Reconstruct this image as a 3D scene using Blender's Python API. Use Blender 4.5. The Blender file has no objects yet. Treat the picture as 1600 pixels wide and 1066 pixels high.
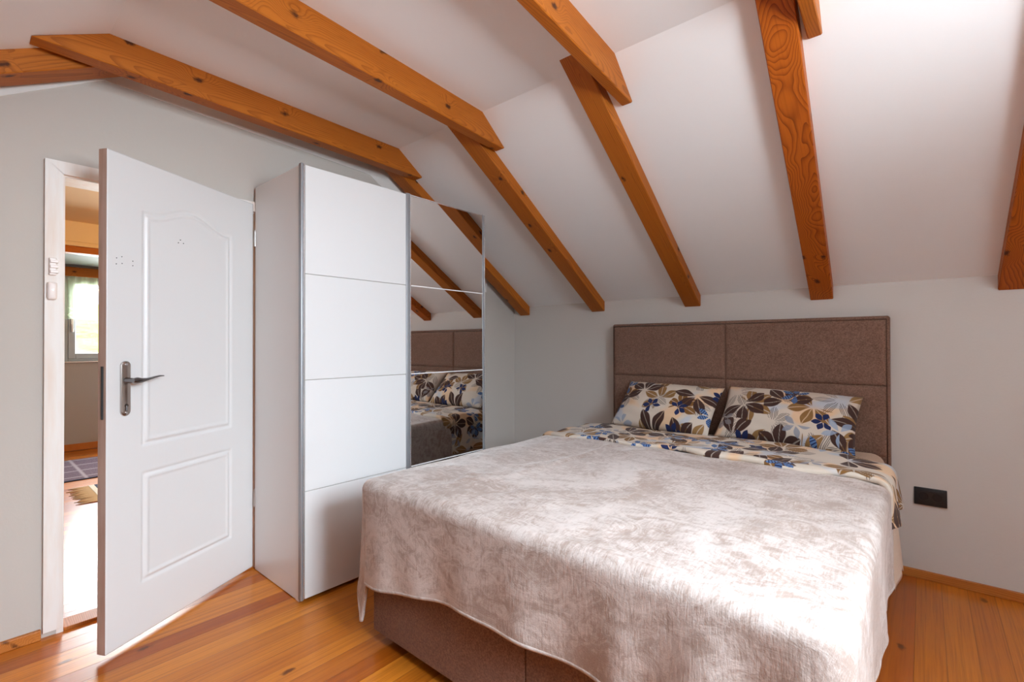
import bpy, bmesh, math, random
from mathutils import Vector, Matrix, noise as mnoise
random.seed(7)
S = bpy.context.scene
COL = S.collection
R = math.radians

# ------------------------------------------------------------------ camera
F_PX, YAW, PITCH, ROLL = 749.78, R(40.663), R(0.42), R(-0.135)
CAM = Vector((2.7046, -3.178, 1.1791))
_f = Vector((-math.sin(YAW), math.cos(YAW), 0)); _r = Vector((math.cos(YAW), math.sin(YAW), 0)); _u = Vector((0, 0, 1))
_f, _u = _f * math.cos(PITCH) + _u * math.sin(PITCH), _u * math.cos(PITCH) - _f * math.sin(PITCH)
_r, _u = _r * math.cos(ROLL) + _u * math.sin(ROLL), _u * math.cos(ROLL) - _r * math.sin(ROLL)
cd = bpy.data.cameras.new('camera'); cam = bpy.data.objects.new('camera', cd); COL.objects.link(cam)
cd.sensor_width = 36.0; cd.sensor_fit = 'HORIZONTAL'; cd.lens = F_PX * 36.0 / 1600.0; cd.clip_start = 0.02; cd.clip_end = 300
m = Matrix.Identity(4)
for i in range(3):
    m[i][0] = _r[i]; m[i][1] = _u[i]; m[i][2] = -_f[i]; m[i][3] = CAM[i]
cam.matrix_world = m
S.camera = cam

# ------------------------------------------------------------------ view, world, lights
S.view_settings.view_transform = 'Standard'; S.view_settings.look = 'None'
S.view_settings.gamma = 1.0; S.view_settings.use_curve_mapping = False
S.view_settings.exposure = 0.75
S.cycles.use_denoising = True
S.cycles.max_bounces = 14; S.cycles.diffuse_bounces = 10; S.cycles.glossy_bounces = 6
S.cycles.caustics_reflective = False; S.cycles.caustics_refractive = False
S.cycles.sample_clamp_indirect = 8.0

W = bpy.data.worlds.new('sky'); S.world = W; W.use_nodes = True
bg = W.node_tree.nodes['Background']; bg.inputs['Color'].default_value = (0.80, 0.90, 1.0, 1); bg.inputs['Strength'].default_value = 4.5

def area(name, loc, rot, sx, sy, power, col=(1, 1, 1), spread=180):
    l = bpy.data.lights.new(name, 'AREA'); l.shape = 'RECTANGLE'; l.size = sx; l.size_y = sy
    l.energy = power; l.color = col; l.spread = R(spread)
    o = bpy.data.objects.new(name, l); COL.objects.link(o); o.location = loc; o.rotation_euler = rot
    return o
# daylight that comes in through the bedroom window in the right gable wall (window_2) and the hall window (window_1)
area('daylight_bedroom_window', (4.22, -2.45, 1.80), (0, R(57), 0), 0.95, 0.95, 36, (0.78, 0.89, 1.0), 92)
# fill light added at the same window, aimed up to brighten the ceiling
area('added_ceiling_fill', (4.24, -2.45, 1.55), (0, R(148), 0), 0.9, 0.95, 56, (0.88, 0.94, 1.0), 126)
area('daylight_hall_window', (-4.72, -1.79, 1.50), (0, R(-72), 0), 0.95, 1.15, 58, (0.95, 0.98, 1.0), 125)
def point(name, loc, power, col, rad=0.05):
    l = bpy.data.lights.new(name, 'POINT'); l.energy = power; l.color = col; l.shadow_soft_size = rad
    o = bpy.data.objects.new(name, l); COL.objects.link(o); o.location = loc
    return o
point('hall_lamp_light', (-1.5, -1.6, 2.05), 22, (1.0, 0.62, 0.22), 0.06)

# ------------------------------------------------------------------ node helpers
def srgb(r, g, b):
    def c(v):
        v /= 255.0
        return v / 12.92 if v <= 0.04045 else ((v + 0.055) / 1.055) ** 2.4
    return (c(r), c(g), c(b), 1.0)

class NT:
    def __init__(s, name):
        s.m = bpy.data.materials.new(name); s.m.use_nodes = True
        s.t = s.m.node_tree; s.n = s.t.nodes; s.l = s.t.links
        s.b = s.n['Principled BSDF']; s.out = s.n['Material Output']
    def node(s, typ, **kw):
        nd = s.n.new(typ)
        for k, v in kw.items(): setattr(nd, k, v)
        return nd
    def inp(s, sock, v):
        if v is None: return
        if hasattr(v, 'is_linked') or isinstance(v, bpy.types.NodeSocket): s.l.new(v, sock)
        else: sock.default_value = v
    def math(s, op, a, b=None, c=None, clamp=False):
        nd = s.node('ShaderNodeMath', operation=op); nd.use_clamp = clamp
        s.inp(nd.inputs[0], a); s.inp(nd.inputs[1], b)
        if c is not None: s.inp(nd.inputs[2], c)
        return nd.outputs[0]
    def vmath(s, op, a, b=None):
        nd = s.node('ShaderNodeVectorMath', operation=op)
        s.inp(nd.inputs[0], a); s.inp(nd.inputs[1], b)
        return nd.outputs[0]
    def mix(s, f, a, b, blend='MIX'):
        nd = s.node('ShaderNodeMix', data_type='RGBA', blend_type=blend)
        s.inp(nd.inputs[0], f); s.inp(nd.inputs[6], a); s.inp(nd.inputs[7], b)
        return nd.outputs[2]
    def noise(s, vec, scale, detail=3, rough=0.5, dist=0.0, dim='3D'):
        nd = s.node('ShaderNodeTexNoise', noise_dimensions=dim)
        s.inp(nd.inputs['Vector'], vec); nd.inputs['Scale'].default_value = scale
        nd.inputs['Detail'].default_value = detail; nd.inputs['Roughness'].default_value = rough; nd.inputs['Distortion'].default_value = dist
        return nd.outputs['Fac']
    def ramp(s, f, stops):
        nd = s.node('ShaderNodeValToRGB'); cr = nd.color_ramp
        while len(cr.elements) < len(stops): cr.elements.new(0.5)
        for e, (p, c) in zip(cr.elements, stops):
            e.position = p; e.color = c if hasattr(c, '__len__') else (c, c, c, 1)
        s.inp(nd.inputs[0], f)
        return nd.outputs[0]
    def maprange(s, v, a, b, c=0.0, d=1.0, smooth=False):
        nd = s.node('ShaderNodeMapRange'); nd.clamp = True
        if smooth: nd.interpolation_type = 'SMOOTHSTEP'
        s.inp(nd.inputs[0], v)
        for i, x in enumerate((a, b, c, d)): s.inp(nd.inputs[i + 1], x)
        return nd.outputs[0]
    def sep(s, v):
        nd = s.node('ShaderNodeSeparateXYZ'); s.inp(nd.inputs[0], v); return nd.outputs
    def comb(s, x, y, z):
        nd = s.node('ShaderNodeCombineXYZ')
        for i, v in enumerate((x, y, z)): s.inp(nd.inputs[i], v)
        return nd.outputs[0]
    def bump(s, h, strength=0.2, dist=0.01):
        nd = s.node('ShaderNodeBump'); nd.inputs['Strength'].default_value = strength; nd.inputs['Distance'].default_value = dist
        s.l.new(h, nd.inputs['Height']); s.l.new(nd.outputs[0], s.b.inputs['Normal']); return nd
    def pos(s): return s.node('ShaderNodeNewGeometry').outputs['Position']
    def objc(s): return s.node('ShaderNodeTexCoord').outputs['Object']
    def uv(s): return s.node('ShaderNodeTexCoord').outputs['UV']
    def rnd(s): return s.node('ShaderNodeObjectInfo').outputs['Random']
    def set(s, **kw):
        for k, v in kw.items():
            s.inp(s.b.inputs[k.replace('_', ' ')], v)
        return s

def plain(name, col, rough=0.5, metal=0.0, spec=0.5, bump=0.0, bscale=300, var=0.0, coat=0.0):
    t = NT(name); p = t.objc()
    c = col
    if var:
        n = t.noise(p, 6, 4); c = t.mix(n, tuple(v * (1 - var) for v in col[:3]) + (1,), tuple(min(1, v * (1 + var)) for v in col[:3]) + (1,))
    t.set(Base_Color=c, Roughness=rough, Metallic=metal, Specular_IOR_Level=spec, Coat_Weight=coat)
    if bump: t.bump(t.noise(p, bscale, 3), bump, 0.003)
    return t.m

def make_plaster(name, col, bump=0.12):
    t = NT(name); p = t.pos()
    big = t.noise(p, 1.3, 3)
    fine = t.noise(t.vmath('MULTIPLY', p, (1, 1, 1.0)), 90, 4, 0.6)
    c = t.mix(big, tuple(v * 0.97 for v in col[:3]) + (1,), col)
    t.set(Base_Color=c, Roughness=0.75, Specular_IOR_Level=0.25)
    t.bump(fine, bump, 0.004)
    return t.m

def make_floor():
    t = NT('varnished_pine_boards'); p = t.pos(); x, y, z = t.sep(p)
    w = 0.092
    xs = t.math('DIVIDE', x, w); idx = t.math('FLOOR', xs); fr = t.math('FRACT', xs)
    wn = t.node('ShaderNodeTexWhiteNoise', noise_dimensions='1D'); t.inp(wn.inputs['W'], idx); r1 = wn.outputs['Value']; rc = t.sep(wn.outputs['Color'])
    off = t.math('MULTIPLY', r1, 37.0)
    gv = t.comb(t.math('MULTIPLY', x, 16.0), t.math('ADD', t.math('MULTIPLY', y, 0.9), off), off)
    g1 = t.noise(gv, 1.6, 5, 0.6, 0.8)
    g2 = t.noise(t.comb(t.math('MULTIPLY', x, 120.0), t.math('ADD', t.math('MULTIPLY', y, 2.2), off), off), 1.0, 3, 0.6)
    c = t.ramp(g1, [(0.25, srgb(140, 66, 8)), (0.5, srgb(178, 92, 16)), (0.72, srgb(202, 118, 30))])
    tint = t.mix(r1, srgb(150, 66, 6), srgb(228, 146, 48))
    c = t.mix(0.6, c, tint)
    c = t.mix(t.maprange(g2, 0.46, 0.74, 0, 0.55), c, srgb(128, 54, 6))
    c = t.mix(t.maprange(rc[1], 0.8, 1.0, 0, 0.4), c, srgb(168, 84, 38))
    # knots
    vo = t.node('ShaderNodeTexVoronoi', voronoi_dimensions='2D'); vo.inputs['Scale'].default_value = 1.0
    t.inp(vo.inputs['Vector'], t.comb(t.math('MULTIPLY', x, 7.2), t.math('MULTIPLY', y, 3.4), 0))
    k = t.math('ADD', vo.outputs['Distance'], t.math('MULTIPLY', t.noise(p, 38, 2), 0.16))
    kr = t.sep(vo.outputs['Color'])[0]
    km = t.math('MULTIPLY', t.maprange(k, 0.12, 0.19, 1, 0), t.math('GREATER_THAN', kr, 0.84))
    c = t.mix(t.math('MULTIPLY', km, 0.85), c, srgb(84, 34, 8))
    # seams
    e = t.math('MINIMUM', fr, t.math('SUBTRACT', 1.0, fr))
    seam = t.maprange(e, 0.008, 0.026, 1, 0)
    c = t.mix(t.math('MULTIPLY', seam, 0.42), c, srgb(92, 42, 10))
    t.set(Base_Color=c, Roughness=t.maprange(g1, 0.2, 0.8, 0.26, 0.38), Specular_IOR_Level=0.4, Coat_Weight=0.2, Coat_Roughness=0.16)
    h = t.math('ADD', t.math('MULTIPLY', seam, -1.0), t.math('MULTIPLY', g2, 0.10))
    h = t.math('ADD', h, t.math('MULTIPLY', t.noise(p, 9, 2), 0.25))
    b = t.bump(h, 0.22, 0.003)
    t.l.new(b.outputs[0], t.b.inputs['Coat Normal'])
    return t.m

def make_beam(name, base=(164, 86, 16), dark=(108, 46, 5), light=(190, 112, 36), strong=False):
    """pine timber, local X along the length"""
    t = NT(name); p = t.objc(); r = t.rnd(); x, y, z = t.sep(p)
    o = t.math('MULTIPLY', r, 31.0)
    low = t.noise(t.comb(t.math('ADD', t.math('MULTIPLY', x, 1.5 if not strong else 2.6), o), t.math('MULTIPLY', y, 5.0), t.math('MULTIPLY', z, 5.0)), 1.0, 2, 0.5, 0.3)
    yy = t.math('ADD', y, -0.02); zz = t.math('ADD', z, 0.085 if strong else 0.03)
    rad = t.math('SQRT', t.math('ADD', t.math('MULTIPLY', yy, yy), t.math('MULTIPLY', zz, zz)))
    # knots swirl the rings
    vo = t.node('ShaderNodeTexVoronoi', voronoi_dimensions='2D'); vo.inputs['Scale'].default_value = 1.0
    t.inp(vo.inputs['Vector'], t.comb(t.math('ADD', t.math('MULTIPLY', x, 5.0), o), t.math('ADD', t.math('MULTIPLY', t.math('ADD', y, z), 8.0), o), 0))
    kd = vo.outputs['Distance']; kr = t.sep(vo.outputs['Color'])[0]
    on = t.math('GREATER_THAN', kr, 0.66)
    swirl = t.math('MULTIPLY', t.maprange(kd, 0.05, 0.5, 1, 0, True), on)
    v = t.math('ADD', t.math('MULTIPLY', rad, 105.0 if strong else 120.0), t.math('MULTIPLY', low, 24.0 if strong else 9.0))
    v = t.math('ADD', v, t.math('MULTIPLY', swirl, 5.0))
    ring = t.math('FRACT', v)
    line = t.maprange(ring, 0.55, 1.0, 0, 1) if not strong else t.math('POWER', ring, 3.0)
    fine = t.noise(t.comb(t.math('ADD', t.math('MULTIPLY', x, 3.0), o), t.math('MULTIPLY', y, 130.0), t.math('MULTIPLY', z, 130.0)), 1.0, 3, 0.6)
    blot = t.noise(t.comb(t.math('ADD', t.math('MULTIPLY', x, 2.0), o), t.math('MULTIPLY', y, 9.0), t.math('MULTIPLY', z, 9.0)), 1.0, 3, 0.5)
    c = t.mix(blot, srgb(*base), srgb(*light))
    c = t.mix(t.math('MULTIPLY', line, 0.75 if strong else 0.5), c, srgb(*dark))
    c = t.mix(t.maprange(fine, 0.5, 0.8, 0, 0.35), c, srgb(*dark))
    km = t.math('MULTIPLY', t.maprange(t.math('ADD', kd, t.math('MULTIPLY', t.noise(p, 55, 2), 0.16)), 0.12, 0.20, 1, 0), on)
    c = t.mix(t.math('MULTIPLY', km, 0.9), c, srgb(52, 18, 6))
    t.set(Base_Color=c, Roughness=0.5, Specular_IOR_Level=0.22, Coat_Weight=0.05, Coat_Roughness=0.3)
    t.bump(t.math('ADD', t.math('MULTIPLY', fine, 0.6), t.math('MULTIPLY', line, -0.25)), 0.25, 0.002)
    return t.m

def make_painted_wood(name, col, streak_axis=2, rough=0.38, warm=None, amt=0.0):
    t = NT(name); p = t.objc()
    sc = [70.0, 70.0, 70.0]; sc[streak_axis] = 2.2
    g = t.noise(t.vmath('MULTIPLY', p, tuple(sc)), 1.0, 4, 0.6)
    c = col
    if warm:
        sc2 = [18.0, 18.0, 18.0]; sc2[streak_axis] = 2.0
        c = t.mix(t.maprange(t.noise(t.vmath('MULTIPLY', p, tuple(sc2)), 1.0, 4, 0.6), 0.4, 0.75, 0, amt), col, warm)
    t.set(Base_Color=c, Roughness=rough, Specular_IOR_Level=0.45)
    t.bump(g, 0.12, 0.0015)
    return t.m

def make_fabric(name, c1, c2, scale=900, sheen=0.15, bump=0.35, rough=0.9):
    t = NT(name); p = t.objc()
    n1 = t.noise(p, scale * 0.35, 3, 0.7); n2 = t.noise(p, scale, 2, 0.6); n3 = t.noise(p, 14, 3)
    c = t.mix(t.maprange(t.math('ADD', t.math('MULTIPLY', n1, 0.88), t.math('MULTIPLY', n3, 0.12)), 0.34, 0.66), c1, c2)
    t.set(Base_Color=c, Roughness=rough, Specular_IOR_Level=0.15, Sheen_Weight=sheen, Sheen_Roughness=0.4)
    t.bump(t.math('ADD', n1, n2), bump, 0.002)
    return t.m

def make_plush():
    """velvet blanket: nap brushed into lighter and darker patches"""
    t = NT('brushed_velvet_plush'); uv = t.uv(); p = uv
    a = t.noise(p, 2.4, 6, 0.62, 1.4)
    b = t.noise(t.vmath('MULTIPLY', p, (0.8, 1.2, 1.0)), 13.0, 7, 0.72, 2.6)
    st = t.noise(t.vmath('MULTIPLY', p, (160.0, 26.0, 1.0)), 1.0, 3, 0.7)
    m1 = t.math('ADD', t.math('MULTIPLY', a, 0.5), t.math('MULTIPLY', b, 0.5))
    m1 = t.math('ADD', m1, t.math('MULTIPLY', t.math('SUBTRACT', st, 0.5), 0.25))
    f = t.maprange(m1, 0.41, 0.60, 0, 1, True)
    c = t.mix(f, srgb(163, 145, 135), srgb(199, 187, 181))
    t.set(Base_Color=c, Roughness=0.62, Specular_IOR_Level=0.2, Sheen_Weight=0.45, Sheen_Roughness=0.3, Sheen_Tint=(1.0, 0.95, 0.92, 1))
    h = t.math('ADD', t.math('MULTIPLY', st, 0.7), t.math('MULTIPLY', m1, 2.6))
    h = t.math('ADD', h, t.math('MULTIPLY', t.noise(p, 260, 2), 0.5))
    t.bump(h, 0.24, 0.005)
    return t.m

def make_floral(name):
    """cream cotton printed with fans of brown, ochre, grey and blue leaves; UV in metres"""
    t = NT(name); uv = t.uv()
    PI = math.pi
    def layer(scale, n, L, w, seed, keep, span=0.62):
        v = t.vmath('ADD', t.vmath('MULTIPLY', uv, (scale, scale, 0)), (seed * 3.17, seed * 5.71, 0))
        vo = t.node('ShaderNodeTexVoronoi', voronoi_dimensions='2D'); vo.inputs['Scale'].default_value = 1.0; vo.inputs['Randomness'].default_value = 0.5
        t.inp(vo.inputs['Vector'], v)
        loc = t.vmath('SUBTRACT', v, vo.outputs['Position'])
        x, y, _ = t.sep(loc); cr = t.sep(vo.outputs['Color'])
        th = t.math('ADD', t.math('ARCTAN2', y, x), t.math('MULTIPLY', cr[0], 2 * PI))
        th = t.math('FLOORED_MODULO', th, 2 * PI)
        sec = 2 * PI / n
        q = t.math('DIVIDE', th, sec)
        fold = t.math('MULTIPLY', t.math('SUBTRACT', t.math('FRACT', q), 0.5), sec)
        r = t.math('SQRT', t.math('ADD', t.math('MULTIPLY', x, x), t.math('MULTIPLY', y, y)))
        aa = t.math('MULTIPLY', r, t.math('COSINE', fold)); bb = t.math('ABSOLUTE', t.math('MULTIPLY', r, t.math('SINE', fold)))
        Lr = t.math('MULTIPLY', t.math('ADD', 0.75, t.math('MULTIPLY', cr[2], 0.35)), L)
        u = t.math('DIVIDE', t.math('SUBTRACT', aa, 0.03), Lr)
        uc = t.math('MINIMUM', t.math('MAXIMUM', u, 0.0), 1.0)
        prof = t.math('MULTIPLY', t.math('SINE', t.math('MULTIPLY', t.math('POWER', uc, 1.15), PI)), w)
        inside = t.maprange(t.math('SUBTRACT', prof, bb), 0.0, 0.012)
        fan = t.math('LESS_THAN', th, 2 * PI * span)
        mask = t.math('MULTIPLY', t.math('MULTIPLY', inside, fan), t.math('GREATER_THAN', cr[1], 1 - keep))
        vein = t.maprange(bb, 0.004, 0.014, 1, 0)
        return mask, vein, aa, bb, cr, v
    cream = srgb(208, 195, 180)
    soft = t.noise(uv, 5.5, 1)
    c = t.mix(t.maprange(soft, 0.56, 0.62, 0, 0.75), cream, srgb(224, 184, 142))
    soft2 = t.noise(t.vmath('ADD', uv, (3.3, 1.7, 0)), 6.5, 1)
    c = t.mix(t.maprange(soft2, 0.6, 0.66, 0, 0.6), c, srgb(168, 184, 204))
    # hatched outline leaves
    m0, v0, a0, b0, cr0, vv0 = layer(4.4, 7, 0.50, 0.10, 1, 0.95, 0.6)
    hat = t.math('GREATER_THAN', t.math('FRACT', t.math('MULTIPLY', b0, 34.0)), 0.45)
    c = t.mix(t.math('MULTIPLY', m0, t.math('MULTIPLY', hat, 0.8)), c, srgb(96, 86, 84))
    # ochre leaves
    m1, v1, a1, b1, cr1, _ = layer(4.0, 6, 0.50, 0.115, 2, 0.88, 0.7)
    c = t.mix(t.math('MULTIPLY', m1, t.math('SUBTRACT', 1.0, t.math('MULTIPLY', v1, 0.7))), c, t.mix(cr1[2], srgb(124, 86, 44), srgb(150, 116, 74)))
    # dark brown leaves
    m2, v2, a2, b2, cr2, _ = layer(3.8, 6, 0.52, 0.125, 5, 0.84, 0.66)
    c = t.mix(t.math('MULTIPLY', m2, t.math('SUBTRACT', 1.0, t.math('MULTIPLY', v2, 0.45))), c, srgb(70, 48, 42))
    # small blue sprigs
    m3, v3, a3, b3, cr3, _ = layer(6.6, 6, 0.42, 0.10, 9, 0.26, 0.8)
    stripe = t.math('GREATER_THAN', t.math('FRACT', t.math('MULTIPLY', a3, 13.0)), 0.35)
    blue = t.mix(t.math('MULTIPLY', stripe, t.math('GREATER_THAN', cr3[2], 0.4)), srgb(34, 44, 84), srgb(92, 122, 166))
    c = t.mix(m3, c, blue)
    # grey and pale blue leaves
    m4, v4, a4, b4, cr4, _ = layer(6.0, 5, 0.42, 0.09, 13, 0.26, 0.7)
    c = t.mix(t.math('MULTIPLY', m4, 0.8), c, t.mix(cr4[2], srgb(126, 118, 118), srgb(146, 164, 190)))
    t.set(Base_Color=c, Roughness=0.85, Specular_IOR_Level=0.15, Sheen_Weight=0.08)
    t.bump(t.noise(uv, 500, 2), 0.12, 0.002)
    return t.m

def make_glass(name, tint=(0.97, 0.99, 0.99, 1)):
    t = NT(name); t.n.remove(t.b)
    tr = t.node('ShaderNodeBsdfTransparent'); tr.inputs[0].default_value = tint
    gl = t.node('ShaderNodeBsdfGlossy'); gl.inputs['Roughness'].default_value = 0.01
    mx = t.node('ShaderNodeMixShader'); mx.inputs[0].default_value = 0.05
    t.l.new(tr.outputs[0], mx.inputs[1]); t.l.new(gl.outputs[0], mx.inputs[2]); t.l.new(mx.outputs[0], t.out.inputs[0])
    return t.m

def make_sheer():
    t = NT('sheer_lace'); t.n.remove(t.b); uv = t.uv(); x, y, z = t.sep(uv)
    # lace band of diamonds near the hem
    fx = t.math('ABSOLUTE', t.math('SUBTRACT', t.math('FRACT', t.math('MULTIPLY', x, 11.0)), 0.5))
    fy = t.math('ABSOLUTE', t.math('SUBTRACT', t.math('FRACT', t.math('MULTIPLY', y, 11.0)), 0.5))
    d = t.math('ABSOLUTE', t.math('SUBTRACT', t.math('ADD', fx, fy), 0.33))
    band = t.math('MULTIPLY', t.math('LESS_THAN', y, 0.13), t.math('LESS_THAN', d, 0.10))
    tr = t.node('ShaderNodeBsdfTransparent'); df = t.node('ShaderNodeBsdfDiffuse'); tl = t.node('ShaderNodeBsdfTranslucent')
    df.inputs[0].default_value = srgb(214, 220, 196); tl.inputs[0].default_value = srgb(214, 222, 196)
    a = t.node('ShaderNodeMixShader'); a.inputs[0].default_value = 0.5
    t.l.new(df.outputs[0], a.inputs[1]); t.l.new(tl.outputs[0], a.inputs[2])
    b = t.node('ShaderNodeMixShader'); t.l.new(t.maprange(band, 0, 1, 0.5, 0.9), b.inputs[0])
    t.l.new(tr.outputs[0], b.inputs[1]); t.l.new(a.outputs[0], b.inputs[2]); t.l.new(b.outputs[0], t.out.inputs[0])
    return t.m

def make_rug(name, c1, c2, border, step):
    t = NT(name); p = t.objc(); x, y, z = t.sep(p)
    gx = t.math('FRACT', t.math('DIVIDE', x, step)); gy = t.math('FRACT', t.math('DIVIDE', y, step))
    e = t.math('MINIMUM', t.math('MINIMUM', gx, t.math('SUBTRACT', 1.0, gx)), t.math('MINIMUM', gy, t.math('SUBTRACT', 1.0, gy)))
    n = t.noise(p, 120, 3, 0.7)
    c = t.mix(t.maprange(n, 0.35, 0.65), c1, c2)
    c = t.mix(t.maprange(e, 0.02, 0.07, 0.8, 0), c, border)
    t.set(Base_Color=c, Roughness=0.95, Specular_IOR_Level=0.05)
    t.bump(n, 0.5, 0.004)
    return t.m

def make_grass(name, a, b, scale=0.5):
    t = NT(name); p = t.pos()
    n = t.noise(p, scale, 6, 0.7); n2 = t.noise(p, scale * 7, 4, 0.7)
    c = t.mix(t.maprange(t.math('ADD', t.math('MULTIPLY', n, 0.6), t.math('MULTIPLY', n2, 0.4)), 0.35, 0.65), a, b)
    t.set(Base_Color=c, Roughness=1.0, Specular_IOR_Level=0.0)
    return t.m

M = dict(
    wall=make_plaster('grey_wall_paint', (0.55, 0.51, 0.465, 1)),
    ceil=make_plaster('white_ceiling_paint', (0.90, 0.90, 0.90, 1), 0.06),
    wall_knee=make_plaster('light_lifted_knee_wall', (0.66, 0.625, 0.585, 1)),  # wall paint lifted for the back wall, extra brightness put into the colour
    wall_dark=make_plaster('bounce_cutting_dark_wall', (0.20, 0.195, 0.19, 1)),  # unseen front wall, darkened to keep bounced light off the bed foot
    bounce_ground=make_plaster('pale_bounce_ground', (0.60, 0.60, 0.60, 1)),  # unseen ground outside, made pale to throw light up at the ceiling
    dormer=make_plaster('grey_dormer_paint', (0.25, 0.255, 0.26, 1)),
    band=make_plaster('white_edge_paint', (0.76, 0.74, 0.71, 1), 0.06),
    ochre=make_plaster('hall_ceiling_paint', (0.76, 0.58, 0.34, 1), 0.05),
    hallwall=make_plaster('hall_wall_paint', (0.42, 0.40, 0.385, 1)),
    floor=make_floor(),
    beam=make_beam('honey_pine_timber'),
    beam2=make_beam('flat_sawn_pine_timber', (178, 86, 14), (100, 32, 2), (196, 106, 28), True),
    wood=make_beam('pine_skirting', (182, 108, 44), (146, 74, 24), (200, 130, 66)),
    white_wood=make_painted_wood('white_door_paint', (0.70, 0.69, 0.68, 1)),
    casing=make_painted_wood('thin_white_casing_paint', (0.80, 0.77, 0.74, 1), 2, 0.5, srgb(216, 180, 150), 0.5),
    edge_wood=make_painted_wood('unpainted_door_edge', srgb(188, 160, 146), 2, 0.6, srgb(140, 96, 66), 0.7),
    melamine=plain('white_melamine', (0.74, 0.725, 0.71, 1), 0.32),
    door_lac=plain('white_lacquer_panel', (0.72, 0.715, 0.71, 1), 0.22, spec=0.5),
    alu=plain('brushed_aluminium', (0.36, 0.37, 0.39, 1), 0.5, 0.6),
    alu_l=plain('light_aluminium', (0.86, 0.86, 0.87, 1), 0.25, 0.8),
    core=plain('door_core_edge', (0.42, 0.39, 0.35, 1), 0.6),
    strip=plain('pale_divider_strip', (0.82, 0.82, 0.82, 1), 0.35),
    dark=plain('dark_recess', (0.02, 0.02, 0.02, 1), 0.8),
    mirror=plain('mirror_glass', (0.86, 0.86, 0.85, 1), 0.0, 1.0),
    nickel=plain('satin_nickel', (0.50, 0.46, 0.43, 1), 0.22, 1.0),
    nickel_d=plain('dark_nickel', (0.22, 0.21, 0.21, 1), 0.25, 1.0),
    steel=plain('hinge_steel', (0.55, 0.54, 0.52, 1), 0.35, 0.9),
    plastic=plain('white_plastic', (0.82, 0.74, 0.70, 1), 0.4),
    pvc=plain('white_window_plastic', (0.42, 0.49, 0.56, 1), 0.35),
    black=plain('black_plastic', (0.018, 0.018, 0.02, 1), 0.35),
    black2=plain('black_socket', (0.008, 0.008, 0.009, 1), 0.5),
    uphol=make_fabric('taupe_brown_upholstery', srgb(104, 78, 66), srgb(148, 116, 100), 520),
    piping=make_fabric('dark_brown_piping', srgb(80, 58, 46), srgb(100, 74, 62)),
    sheet=make_fabric('beige_cotton_sheet', srgb(198, 170, 146), srgb(208, 182, 160), 500, 0.05, 0.1),
    lining=make_fabric('beige_duvet_lining', srgb(206, 184, 164), srgb(214, 194, 176), 500, 0.05, 0.1),
    plush=make_plush(),
    floral=make_floral('leaf_print_cotton'),
    glass=make_glass('window_glass'),
    sheer=make_sheer(),
    rug1=make_rug('woven_purple_grey_rug', srgb(92, 78, 92), srgb(128, 112, 122), srgb(168, 158, 164), 0.28),
    rug2=make_rug('woven_blue_rug', srgb(112, 124, 146), srgb(140, 148, 162), srgb(40, 48, 72), 0.9),
    rugedge=plain('navy_rug_border', srgb(46, 54, 80), 0.95),
    rugwhite=plain('cream_rug_border', srgb(226, 220, 208), 0.95),
    fringe=plain('cream_fringe', srgb(206, 184, 150), 0.95),
    grass=make_grass('meadow_grass', srgb(120, 150, 60), srgb(206, 206, 120)),
    leaf=make_grass('bush_leaves', srgb(70, 106, 60), srgb(130, 164, 96), 3.0),
    lampglass=None,
)
t = NT('lit_lamp_glass'); t.set(Base_Color=(1, .9, .7, 1), Emission_Color=(1, .7, .35, 1), Emission_Strength=6.0); M['lampglass'] = t.m

# ------------------------------------------------------------------ geometry helpers
def new_bm(): return bmesh.new()

def box(bm, a, b, bevel=0.0, seg=2, mat=0):
    x0, y0, z0 = [min(p, q) for p, q in zip(a, b)]; x1, y1, z1 = [max(p, q) for p, q in zip(a, b)]
    vs = [bm.verts.new(v) for v in ((x0,y0,z0),(x1,y0,z0),(x1,y1,z0),(x0,y1,z0),(x0,y0,z1),(x1,y0,z1),(x1,y1,z1),(x0,y1,z1))]
    fs = [bm.faces.new([vs[i] for i in f]) for f in ((3,2,1,0),(4,5,6,7),(0,1,5,4),(1,2,6,5),(2,3,7,6),(3,0,4,7))]
    for f in fs: f.material_index = mat
    if bevel:
        es = list({e for f in fs for e in f.edges})
        bmesh.ops.bevel(bm, geom=es, offset=bevel, segments=seg, profile=0.5, affect='EDGES')
    return bm

def prism(bm, pts, vec, mat=0):
    """extrude a planar polygon (list of 3D points) along vec"""
    a = [bm.verts.new(p) for p in pts]; vec = Vector(vec)
    b = [bm.verts.new(Vector(p) + vec) for p in pts]; n = len(pts)
    fs = [bm.faces.new(a), bm.faces.new(b[::-1])]
    for i in range(n): fs.append(bm.faces.new((a[i], b[i], b[(i + 1) % n], a[(i + 1) % n])))
    for f in fs: f.material_index = mat
    bmesh.ops.recalc_face_normals(bm, faces=fs)
    return fs

def tube(bm, pts, rads, seg=12, squash=None):
    """tube through points"""
    pts = [Vector(p) for p in pts]; rings = []
    up = Vector((0, 0, 1))
    for i, p in enumerate(pts):
        d = (pts[min(i + 1, len(pts) - 1)] - pts[max(i - 1, 0)]).normalized()
        s = d.cross(up)
        if s.length < 1e-4: s = d.cross(Vector((1, 0, 0)))
        s.normalize(); u = s.cross(d).normalized()
        k = squash[i] if squash else 1.0
        rings.append([bm.verts.new(p + (s * math.cos(2 * math.pi * j / seg) + u * k * math.sin(2 * math.pi * j / seg)) * rads[i]) for j in range(seg)])
    for a, b in zip(rings, rings[1:]):
        for j in range(seg): bm.faces.new((a[j], a[(j + 1) % seg], b[(j + 1) % seg], b[j]))
    bm.faces.new(rings[0][::-1]); bm.faces.new(rings[-1])
    bmesh.ops.recalc_face_normals(bm, faces=bm.faces[:])
    return bm

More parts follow.
